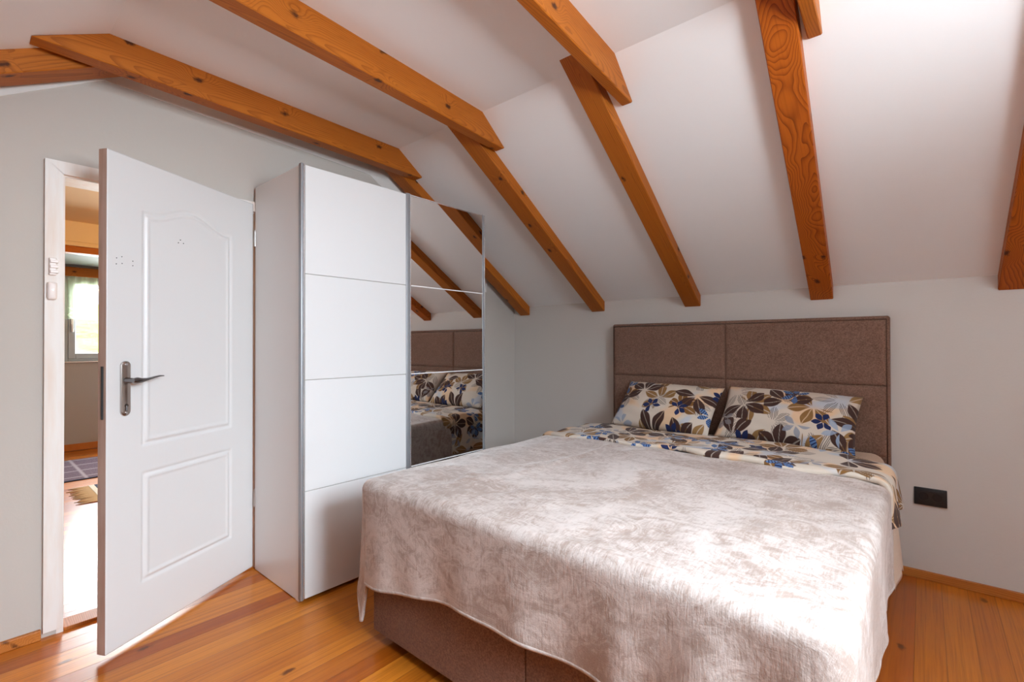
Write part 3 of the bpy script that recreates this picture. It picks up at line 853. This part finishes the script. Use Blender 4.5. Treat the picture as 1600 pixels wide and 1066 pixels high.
def cloth(name, ss, ts, fn, mat, parent=None, thick=0.006, uvs=None):
    bm = new_bm(); uvl = bm.loops.layers.uv.new('UVMap'); g = []
    for j, t_ in enumerate(ts):
        g.append([bm.verts.new(fn(s, t_)) for s in ss])
    for j in range(len(ts) - 1):
        for i in range(len(ss) - 1):
            f = bm.faces.new((g[j][i], g[j][i + 1], g[j + 1][i + 1], g[j + 1][i]))
            for lp, (a, b) in zip(f.loops, ((i, j), (i + 1, j), (i + 1, j + 1), (i, j + 1))):
                lp[uvl].uv = (ss[a] , ts[b]) if uvs is None else uvs(ss[a], ts[b])
    o = add(name, bm, mat, parent, True)
    so = o.modifiers.new('cloth_thickness', 'SOLIDIFY'); so.thickness = thick; so.offset = -1
    return o

def lin(a, b, n): return [a + (b - a) * i / n for i in range(n + 1)]

# blanket -------------------------------------------------------
BX0, BX1, BYF = 0.992, 2.600, -2.128
ZT = 0.640
def top_bl(x, y):
    e = min(1.0, max(0.0, min(x - 1.0, 2.6 - x) / 0.22)); e = e * e * (3 - 2 * e)
    ey = min(1.0, max(0.0, (y + 2.12) / 0.35)); ey = ey * ey * (3 - 2 * ey)
    z = 0.014 * e * ey + 0.012 * fbm(x * 2.3, y * 2.3, 1.0) + 0.006 * fbm(x * 7 + 3, y * 4, 2.0)
    z += 0.006 * math.exp(-((x - 1.47 - 0.02 * (y + 1.4)) / 0.012) ** 2) * (1 if -1.75 < y < -0.95 else 0)
    z += 0.004 * math.exp(-((y + 1.22 - .03 * (x - 2)) / 0.010) ** 2) * (1 if x > 1.9 else 0)
    z += 0.010 * max(0.0, 0.55 - abs(fbm(x * 2.1 + 5, y * 3.0, 6.0)) * 6) * e
    # pulled wrinkles towards the right edge
    w = max(0.0, min(1.0, (x - 2.15) / 0.4))
    z += w * 0.004 * math.sin((y * 1.0 + x * 0.9) * 34 + 3 * N3(x * 4, y * 4))
    return z
def flare_bl(n, hang, px, py):
    f = 0.035 * hang
    if n.x * n.y != 0:
        phi = math.degrees(math.atan2(abs(n.y), abs(n.x)))
        if n.x < 0: f += hang * 0.09 * math.exp(-((phi - 22) / 18) ** 2) - hang * 0.03 * max(0.0, (phi - 45) / 45)
        else: f += hang * 0.05 * math.exp(-((phi - 45) / 28) ** 2)
    elif n.x < 0:
        f += hang * 0.06 * math.exp(-((py + 2.02) / 0.12) ** 2)
    elif n.x > 0:
        f = hang * 0.005
    return f
def wave_bl(n, hang, px, py):
    k = min(1.0, hang / 0.30)
    if n.x * n.y != 0: s = math.atan2(n.y, n.x) * .35
    elif n.x != 0: s = py
    else: s = px
    if n.y != 0 and n.x == 0:
        w = 0.010 * k * math.sin(px * 11 + 1.0 + 1.5 * N3(px * 2, 0, 4)) + 0.005 * k * math.sin(px * 27 + 2)
        r = max(0.0, min(1.0, (px - 1.95) / 0.45))
        w += r * k * 0.020 * math.sin(px * 30 + 2.0 * hang)
        return w + 0.006 * fbm(px * 6, hang * 5, 3.0) * (k + .3)
    if n.x > 0: k *= .55
    return 0.012 * k * math.sin(py * 13 + .8) + 0.006 * k * math.sin(py * 31) + 0.008 * fbm(py * 5, hang * 4, 5.0) * (k + .3)
def blanket_fn(s, t_):
    return drape(s, t_, BX0, BX1, BYF, ZT, 0.03, 0.032, flare_bl, wave_bl, top_bl)
# hanging lengths
dL, dR = 0.385, 0.345
sL, sR = BX0 - dL + 0.02, BX1 + dR - .02
ss = lin(sL, BX0 + .09, 46) + lin(BX0 + .09, BX1 - .09, 90)[1:] + lin(BX1 - .09, sR, 44)[1:]
tq = lin(0, 1, 130)
def foot_len(s):
    f = min(1.0, max(0.0, (s - 1.02) / 0.62)); f = f * f * (3 - 2 * f)
    return 0.392 - 0.088 * f + 0.003 * math.sin(s * 9)
def blanket_pt(s, q):
    y_top = -0.80
    y_end = BYF - foot_len(s) + 0.025
    # denser rows near the foot edge
    t_ = y_top + (y_end - y_top) * (1 - (1 - q) ** 1.25)
    return s, t_
bm = new_bm(); uvl = bm.loops.layers.uv.new('UVMap'); g = []; gu = []
for q in tq:
    row = []; ru = []
    for s in ss:
        a, b = blanket_pt(s, q); row.append(bm.verts.new(blanket_fn(a, b))); ru.append((a, b))
    g.append(row); gu.append(ru)
for j in range(len(tq) - 1):
    for i in range(len(ss) - 1):
        f = bm.faces.new((g[j][i], g[j][i + 1], g[j + 1][i + 1], g[j + 1][i]))
        for lp, (a, b) in zip(f.loops, ((i, j), (i + 1, j), (i + 1, j + 1), (i, j + 1))): lp[uvl].uv = gu[b][a]
hem = [g[-1][i].co.copy() for i in range(len(ss))]
hemL = [g[j][0].co.copy() for j in range(len(tq))]; hemR = [g[j][-1].co.copy() for j in range(len(tq))]
bl = add('blanket', bm, M['plush'], None, True)
so = bl.modifiers.new('cloth_thickness', 'SOLIDIFY'); so.thickness = 0.006; so.offset = -1
tag(bl, 'greyish beige plush blanket draped over the bed and its foot', 'blanket')
def hemtube(pts, name='hem'):
    bm = new_bm(); tube(bm, pts, [.008] * len(pts), 8); uvl = bm.loops.layers.uv.new('UVMap')
    for f in bm.faces:
        for lp in f.loops: lp[uvl].uv = (lp.vert.co.x * 1.0 + lp.vert.co.z, lp.vert.co.y)
    return add(name, bm, M['plush'], bl, True)
hemtube(hem); hemtube(hemL); hemtube(hemR)

# duvet with the leaf-print side folded back ------------------------------------
def top_dv(x, y):
    e = min(1.0, max(0.0, min(x - 1.0, 2.6 - x) / 0.2)); e = e * e * (3 - 2 * e)
    z = 0.014 * e + 0.010 * fbm(x * 3.0, y * 5.0, 9.0)
    z += 0.010 * math.sin((y + 0.25 * x) * 26 + 2.0 * N3(x * 2.2, y * 2.0, 2.0)) * (0.4 + 0.6 * abs(N3(x * 2, y * 2, 8)))
    z += 0.012 * math.exp(-((y + 0.905 + 0.02 * math.sin(x * 5)) / 0.03) ** 2)
    return z
def flare_dv(n, hang, px, py): return 0.10 * hang if n.x > 0 else 0.02 * hang
def wave_dv(n, hang, px, py):
    k = min(1.0, hang / 0.15)
    return k * (0.012 * math.sin(py * 24 + 1) + 0.008 * math.sin(py * 47 + 2)) + 0.006 * fbm(py * 6, hang * 6, 3.0)
def duvet_fn(s, t_): return drape(s, t_, 0.988, 2.606, -9.0, 0.652, 0.02, 0.045, flare_dv, wave_dv, top_dv)
sd = lin(0.988 - .24, 1.08, 40) + lin(1.08, 2.52, 120)[1:] + lin(2.52, 2.76, 40)[1:]
bm = new_bm(); uvl = bm.loops.layers.uv.new('UVMap'); g = []; gu = []
nq = 44
for j in range(nq + 1):
    q = j / nq; row = []; ru = []
    for s in sd:
        yb = -0.46 + 0.02 * math.sin(s * 4)
        r = max(0.0, min(1.0, (s - 2.40) / 0.12)); yb = yb - 0.04 * r
        yf_ = -0.915 - 0.014 * math.sin(s * 6.5) - 0.01 * math.sin(s * 17)
        side = max(0.0, (s - 2.60)); yf_ += side * 0.25; yb -= side * 0.2
        lside = max(0.0, 0.90 - s) / 0.15; yf_ += 0.07 * min(1, lside) ** 3
        t_ = yb + (yf_ - yb) * q
        p = duvet_fn(s, t_)
        row.append(bm.verts.new(p)); ru.append((s, t_))
    g.append(row); gu.append(ru)
# roll the front edge under
row = []; ru = []
for i, s in enumerate(sd):
    c = g[-1][i].co; row.append(bm.verts.new((c.x, c.y + .004, c.z - .012))); ru.append((s, gu[-1][i][1] - .012))
g.append(row); gu.append(ru)
row = []; ru = []
for i, s in enumerate(sd):
    c = g[-1][i].co; row.append(bm.verts.new((c.x, c.y + .03, c.z - .003))); ru.append((s, gu[-1][i][1] - .03))
g.append(row); gu.append(ru)
for j in range(len(g) - 1):
    for i in range(len(sd) - 1):
        f = bm.faces.new((g[j][i], g[j][i + 1], g[j + 1][i + 1], g[j + 1][i]))
        for lp, (a, b) in zip(f.loops, ((i, j), (i + 1, j), (i + 1, j + 1), (i, j + 1))): lp[uvl].uv = gu[b][a]
dv = add('duvet', bm, M['floral'], None, True)
so = dv.modifiers.new('cloth_thickness', 'SOLIDIFY'); so.thickness = 0.006; so.offset = -1
tag(dv, 'duvet folded back across the bed showing its leaf print side', 'duvet')
# beige lining that hangs below the print on the right side of the bed
bm = new_bm(); g = []
for j in range(25):
    z = 0.60 - 0.40 * j / 24; row = []
    for i in range(41):
        y = -0.37 - 0.33 * i / 40
        row.append(bm.verts.new((2.588 + 0.03 * (j / 24) + 0.010 * math.sin(y * 40 + j * .05) * (j / 24), y, z + 0.03 * math.sin(y * 19) * (j / 24))))
    g.append(row)
for j in range(24):
    for i in range(40): bm.faces.new((g[j][i], g[j + 1][i], g[j + 1][i + 1], g[j][i + 1]))
ln = add('lining', bm, M['lining'], dv, True); ln['label'] = 'plain beige underside hanging beside the bed'
so = ln.modifiers.new('cloth_thickness', 'SOLIDIFY'); so.thickness = 0.004; so.offset = 0

# pillows -------------------------------------------------------
def pillow(cx, cy, cz, w, h, th, tilt, yaw, roll, uvo, label, seed):
    n, mth = 44, 30
    bm = new_bm(); uvl = bm.loops.layers.uv.new('UVMap'); sides = []
    for sgn in (1, -1):
        g = []
        for j in range(mth + 1):
            v = -1 + 2 * j / mth; row = []
            for i in range(n + 1):
                u = -1 + 2 * i / n
                px = u * w / 2 * (1 - 0.045 * (1 - abs(v) ** 2.0) * abs(u) ** 6 - .0); py = v * h / 2 * (1 - 0.055 * (1 - abs(u) ** 2.0) * abs(v) ** 6)
                prof = (max(0, 1 - abs(u) ** 2.6) * max(0, 1 - abs(v) ** 2.6)) ** 0.62
                z = sgn * th / 2 * prof
                z += (0.010 * fbm(u * 2.2 + seed, v * 2.2, sgn) + 0.004 * math.sin((u * 3 + v * 5) * 3 + seed)) * prof
                row.append((Vector((px, py, z)), (px + uvo[0], py + uvo[1])))
            g.append(row)
        sides.append(g)
    vm = {}
    def vert(k, j, i):
        if i in (0, n) or j in (0, mth): k = 0
        if (k, j, i) not in vm: vm[(k, j, i)] = bm.verts.new(sides[k][j][i][0])
        return vm[(k, j, i)]
    for k in (0, 1):
        for j in range(mth):
            for i in range(n):
                q = [(j, i), (j, i + 1), (j + 1, i + 1), (j + 1, i)]
                if k: q = q[::-1]
                f = bm.faces.new([vert(k, *a) for a in q])
                for lp, a in zip(f.loops, q): lp[uvl].uv = sides[k][a[0]][a[1]][1]
    Mx = Matrix.Translation((cx, cy, cz)) @ Matrix.Rotation(yaw, 4, 'Z') @ Matrix.Rotation(tilt, 4, 'X') @ Matrix.Rotation(roll, 4, 'Z')
    bm.transform(Mx)
    o = add('pillow', bm, M['floral'], None, True, matrix=Mx); tag(o, label, 'pillow', 'leaf print pillows against the headboard')
    # corded seam
    pts = []
    for i in range(n + 1): pts.append(sides[0][0][i][0])
    for j in range(1, mth + 1): pts.append(sides[0][j][n][0])
    for i in range(n - 1, -1, -1): pts.append(sides[0][mth][i][0])
    for j in range(mth - 1, -1, -1): pts.append(sides[0][j][0][0])
    return o
pillow(1.466, -0.262, 0.785, 0.635, 0.37, 0.15, R(46), R(-2), R(-1.5), (2.55, 1.72), 'left leaf print pillow leaning on the headboard', 1.0)
pillow(2.133, -0.258, 0.782, 0.655, 0.37, 0.155, R(46), R(1), R(-2.5), (1.62, 0.95), 'right leaf print pillow leaning on the headboard', 4.0)

# ------------------------------------------------------------------ SOCKET
so_ = empty('wall_socket', (2.72, 0, 0.37)); tag(so_, 'black double wall socket right of the bed', 'socket')
bm = new_bm(); box(bm, (2.66, -0.012, 0.371), (2.785, 0, 0.457), .003, 2); autosmooth(add('cover_plate', bm, M['black'], so_))
bm = new_bm(); box(bm, (2.672, -0.0135, 0.386), (2.773, -0.011, 0.444), .001, 1); ins = add('insert', bm, M['black'], so_)
for cx in (2.697, 2.748):
    bm = new_bm(); tube(bm, [(cx, -0.0132, .415), (cx, -0.0150, .415)], [.0195, .0185], 20)
    for dx in (-.0095, .0095): tube(bm, [(cx + dx, -0.0150, .415), (cx + dx, -0.0153, .415)], [.0025, .0025], 8)
    add('socket_outlet', bm, M['black2'], so_)

# ------------------------------------------------------------------ HALL
hy0, hy1, hx = -4.4, -1.2, -4.55
bm = new_bm(); box(bm, (hx - .2, hy0 - .1, -0.15), (-0.04, hy1 + .1, -0.006))
structure(add('floor_hall', bm, M['floor']), 'glossy pine board floor of the hall', 'floor')
HWY0, HWY1, HWZ0, HWZ1 = -2.372, -1.20, 1.0, 1.96
bm = new_bm()
box(bm, (hx - .16, hy0, -.1), (hx, HWY0, 2.6)); box(bm, (hx - .16, HWY0, -.1), (hx, hy1 + .1, HWZ0)); box(bm, (hx - .16, HWY0, HWZ1), (hx, hy1 + .1, 2.6))
structure(add('wall_hall_end', bm, M['hallwall']), 'grey hall end wall around the window', 'wall')
bm = new_bm(); box(bm, (hx, hy0 - .12, -.1), (-0.12, hy0, 2.6))
structure(add('wall_hall_near', bm, M['hallwall']), 'near side wall of the hall', 'wall')
bm = new_bm(); box(bm, (hx - .16, hy1, -.1), (-0.12, hy1 + .12, 2.6))
structure(add('wall_hall_far', bm, M['hallwall']), 'far side wall of the hall', 'wall')
bm = new_bm(); box(bm, (-3.0, hy0, 2.28), (-0.12, hy1, 2.4))
structure(add('ceiling_hall', bm, M['ochre']), 'warmly lit hall ceiling', 'ceiling')
bm = new_bm(); box(bm, (-3.06, hy0, 2.075), (-3.0, hy1, 2.40))
structure(add('wall_hall_bulkhead', bm, M['ochre']), 'lit cream bulkhead across the hall ceiling', 'wall')
bm = new_bm(); box(bm, (-3.02, hy0, 2.10), (-2.985, hy1, 2.115), .002); box(bm, (-3.02, hy0, 2.06), (-2.97, hy1, 2.078), .002)
structure(add('trim_5', bm, M['ochre']), 'cream moulding along the hall bulkhead', 'trim')
prismbm = new_bm(); prism(prismbm, [(-3.06, hy0, 2.05), (hx, hy0, 2.085), (hx, hy0, 2.2), (-3.06, hy0, 2.2)], (0, hy1 - hy0, 0))
structure(add('ceiling_dormer', prismbm, M['dormer']), 'grey lower hall ceiling in front of the window', 'ceiling')
def xbeam(name, a, b, label):
    bm = new_bm(); box(bm, a, b, .004, 1)
    c = [(p + q) / 2 for p, q in zip(a, b)]
    Mx = Matrix.Translation(c) @ Matrix(((0, 1, 0, 0), (1, 0, 0, 0), (0, 0, -1, 0), (0, 0, 0, 1)))
    o = add(name, bm, M['beam'], None, matrix=Mx); tag(o, label, 'beam', None, 'thing'); return o
xbeam('lintel_beam', (-3.10, hy0, 2.0), (-2.985, hy1, 2.06), 'dark wooden beam under the lit bulkhead in the hall')
xbeam('curtain_beam', (hx, hy0, 1.955), (hx + .06, hy1, 2.055), 'wooden beam over the hall window, above the sheer curtain')
bm = new_bm(); box(bm, (hx, hy0, 0), (hx + .02, hy1, .075), .003)
structure(add('baseboard_hall', bm, M['wood']), 'pine skirting under the hall window', 'baseboard')
w1 = window('window_1', hx - .09, hx - .02, HWY0, HWY1, HWZ0, HWZ1, 0.03, M['pvc'], 0.062)
structure(w1, 'white framed hall window with a view of green hillside', 'window')
bm = new_bm(); box(bm, (hx - .1, HWY0 - .02, HWZ0 - .012), (hx + .03, HWY1, HWZ0), .003); add('window_sill', bm, M['plastic'], w1)
bm = new_bm(); box(bm, (hx - .012, HWY0 + .05, 1.40), (hx + .012, HWY0 + .075, 1.49), .004); box(bm, (hx - .0, HWY0 + .052, 1.33), (hx + .03, HWY0 + .073, 1.42), .004)
add('window_handle', bm, M['strip'], w1)
# sheer curtain
bm = new_bm(); uvl = bm.loops.layers.uv.new('UVMap'); g = []
for j in range(21):
    z = 1.955 - (1.955 - 1.475) * j / 20; row = []
    for i in range(121):
        y = -2.62 + 0.52 * i / 120
        row.append((bm.verts.new((hx + .035 + .016 * math.sin(y * 62) + .006 * math.sin(y * 140 + 1), y, z)), (y, z - 1.475)))
    g.append(row)
for j in range(20):
    for i in range(120):
        f = bm.faces.new((g[j][i][0], g[j][i + 1][0], g[j + 1][i + 1][0], g[j + 1][i][0]))
        for lp, (a, b) in zip(f.loops, ((i, j), (i + 1, j), (i + 1, j + 1), (i, j + 1))): lp[uvl].uv = g[b][a][1]
cu = add('sheer_curtain', bm, M['sheer'], None, True); tag(cu, 'short sheer curtain with lace hem at the hall window', 'curtain')

# rugs
r1 = empty('rug', (-3.05, -2.4, -0.006)); tag(r1, 'large purple grey woven rug under the hall window', 'rug')
bm = new_bm(); box(bm, (-3.95, -3.3, -0.006), (-2.95, -1.4, 0.004), .002, 1); add('rug_field', bm, M['rug1'], r1)
bm = new_bm(); box(bm, (-2.95, -3.3, -0.006), (-2.93, -1.4, 0.003), .001, 1); add('rug_edge', bm, M['rugedge'], r1)
r2 = empty('rug', (-2.2, -1.9, -0.006)); tag(r2, 'small blue woven rug with cream fringe on the hall floor', 'rug')
bm = new_bm(); box(bm, (-2.62, -2.36, -0.006), (-2.05, -1.4, 0.004), .002, 1); add('rug_field', bm, M['rug2'], r2)
bm = new_bm(); box(bm, (-2.62, -2.40, -0.006), (-2.05, -2.36, 0.0045), .001, 1); add('rug_border', bm, M['rugedge'], r2)
bm = new_bm(); box(bm, (-2.62, -2.435, -0.006), (-2.05, -2.40, 0.0042), .001, 1); add('rug_band', bm, M['rugwhite'], r2)
bm = new_bm()
for i in range(58):
    x = -2.615 + i * .0098; L = random.uniform(.10, .15); dx = random.uniform(-.02, .02)
    tube(bm, [(x, -2.435, -.001), (x + dx * .5, -2.435 - L * .5, 0.0), (x + dx, -2.435 - L, -.003)], [.004, .0036, .002], 6)
fr = add('fringe', bm, M['fringe'], r2, True); fr['kind'] = 'stuff'

# hall ceiling lamp (out of the picture; lights the hall warmly)
lp = empty('ceiling_lamp', (-1.5, -1.6, 2.28)); tag(lp, 'round glass lamp on the hall ceiling', 'lamp')
bm = new_bm(); tube(bm, [(-1.5, -1.6, 2.28), (-1.5, -1.6, 2.255)], [.07, .065], 24); add('lamp_base', bm, M['alu_l'], lp)
bm = new_bm(); bmesh.ops.create_uvsphere(bm, u_segments=24, v_segments=12, radius=.06, matrix=Matrix.Translation((-1.5, -1.6, 2.20))); add('lamp_globe', bm, M['lampglass'], lp, True)

# ------------------------------------------------------------------ OUTSIDE
bm = new_bm(); g = []
for j in range(41):
    x = -6.0 - 74 * j / 40; row = []
    for i in range(41):
        y = -40 + 110 * i / 40
        d = -x - 6
        z = -3.2 + 0.118 * d + 2.2 * math.exp(-((d - 46) / 16) ** 2) + 0.7 * fbm(x * .08, y * .08, 2.0) * min(1, d / 12)
        row.append(bm.verts.new((x, y, z)))
    g.append(row)
for j in range(40):
    for i in range(40): bm.faces.new((g[j][i], g[j][i + 1], g[j + 1][i + 1], g[j + 1][i]))
bmesh.ops.recalc_face_normals(bm, faces=bm.faces[:])
structure(add('ground_hillside', bm, M['grass'], None, True), 'sunny green hillside outside the hall window', 'hillside')
bm = new_bm(); box(bm, (5.5, -30, -3.4), (60, 30, -3.2))
structure(add('ground', bm, M['bounce_ground']), 'unseen ground outside the bedroom window, made pale to bounce light up', 'ground')
def bush(x, y, z, r, label):
    bm = new_bm(); bmesh.ops.create_icosphere(bm, subdivisions=5, radius=r, matrix=Matrix.Translation((x, y, z + r * .6)))
    for v in bm.verts:
        d = (v.co - Vector((x, y, z + r * .6))); k = 1 + .35 * fbm(d.x * 1.6 / r, d.y * 1.6 / r, d.z * 1.6 / r + x) + .16 * N3(v.co.x * 5 / r, v.co.y * 5 / r, v.co.z * 5 / r)
        v.co = Vector((x, y, z + r * .6)) + d * k
    o = add('bush', bm, M['leaf'], None, True); tag(o, label, 'bush', 'bushes on the hillside')
def hz(x, y):
    d = -x - 6
    return -3.2 + 0.118 * d + 2.2 * math.exp(-((d - 46) / 16) ** 2) + 0.7 * fbm(x * .08, y * .08, 2.0) * min(1, d / 12)
for (x, y, r, lab) in ((-26, 4.6, .9, 'small green bush low on the hillside, seen through the hall window'), (-34, 8.6, 1.5, 'round green bush half way up the hillside outside the hall window'), (-50, 14.5, 2.6, 'large pale green bush at the hilltop, right edge of the hall window')):
    bush(x, y, hz(x, y), r, lab)

for o in bpy.data.objects:
    if '_org' in o: del o['_org']
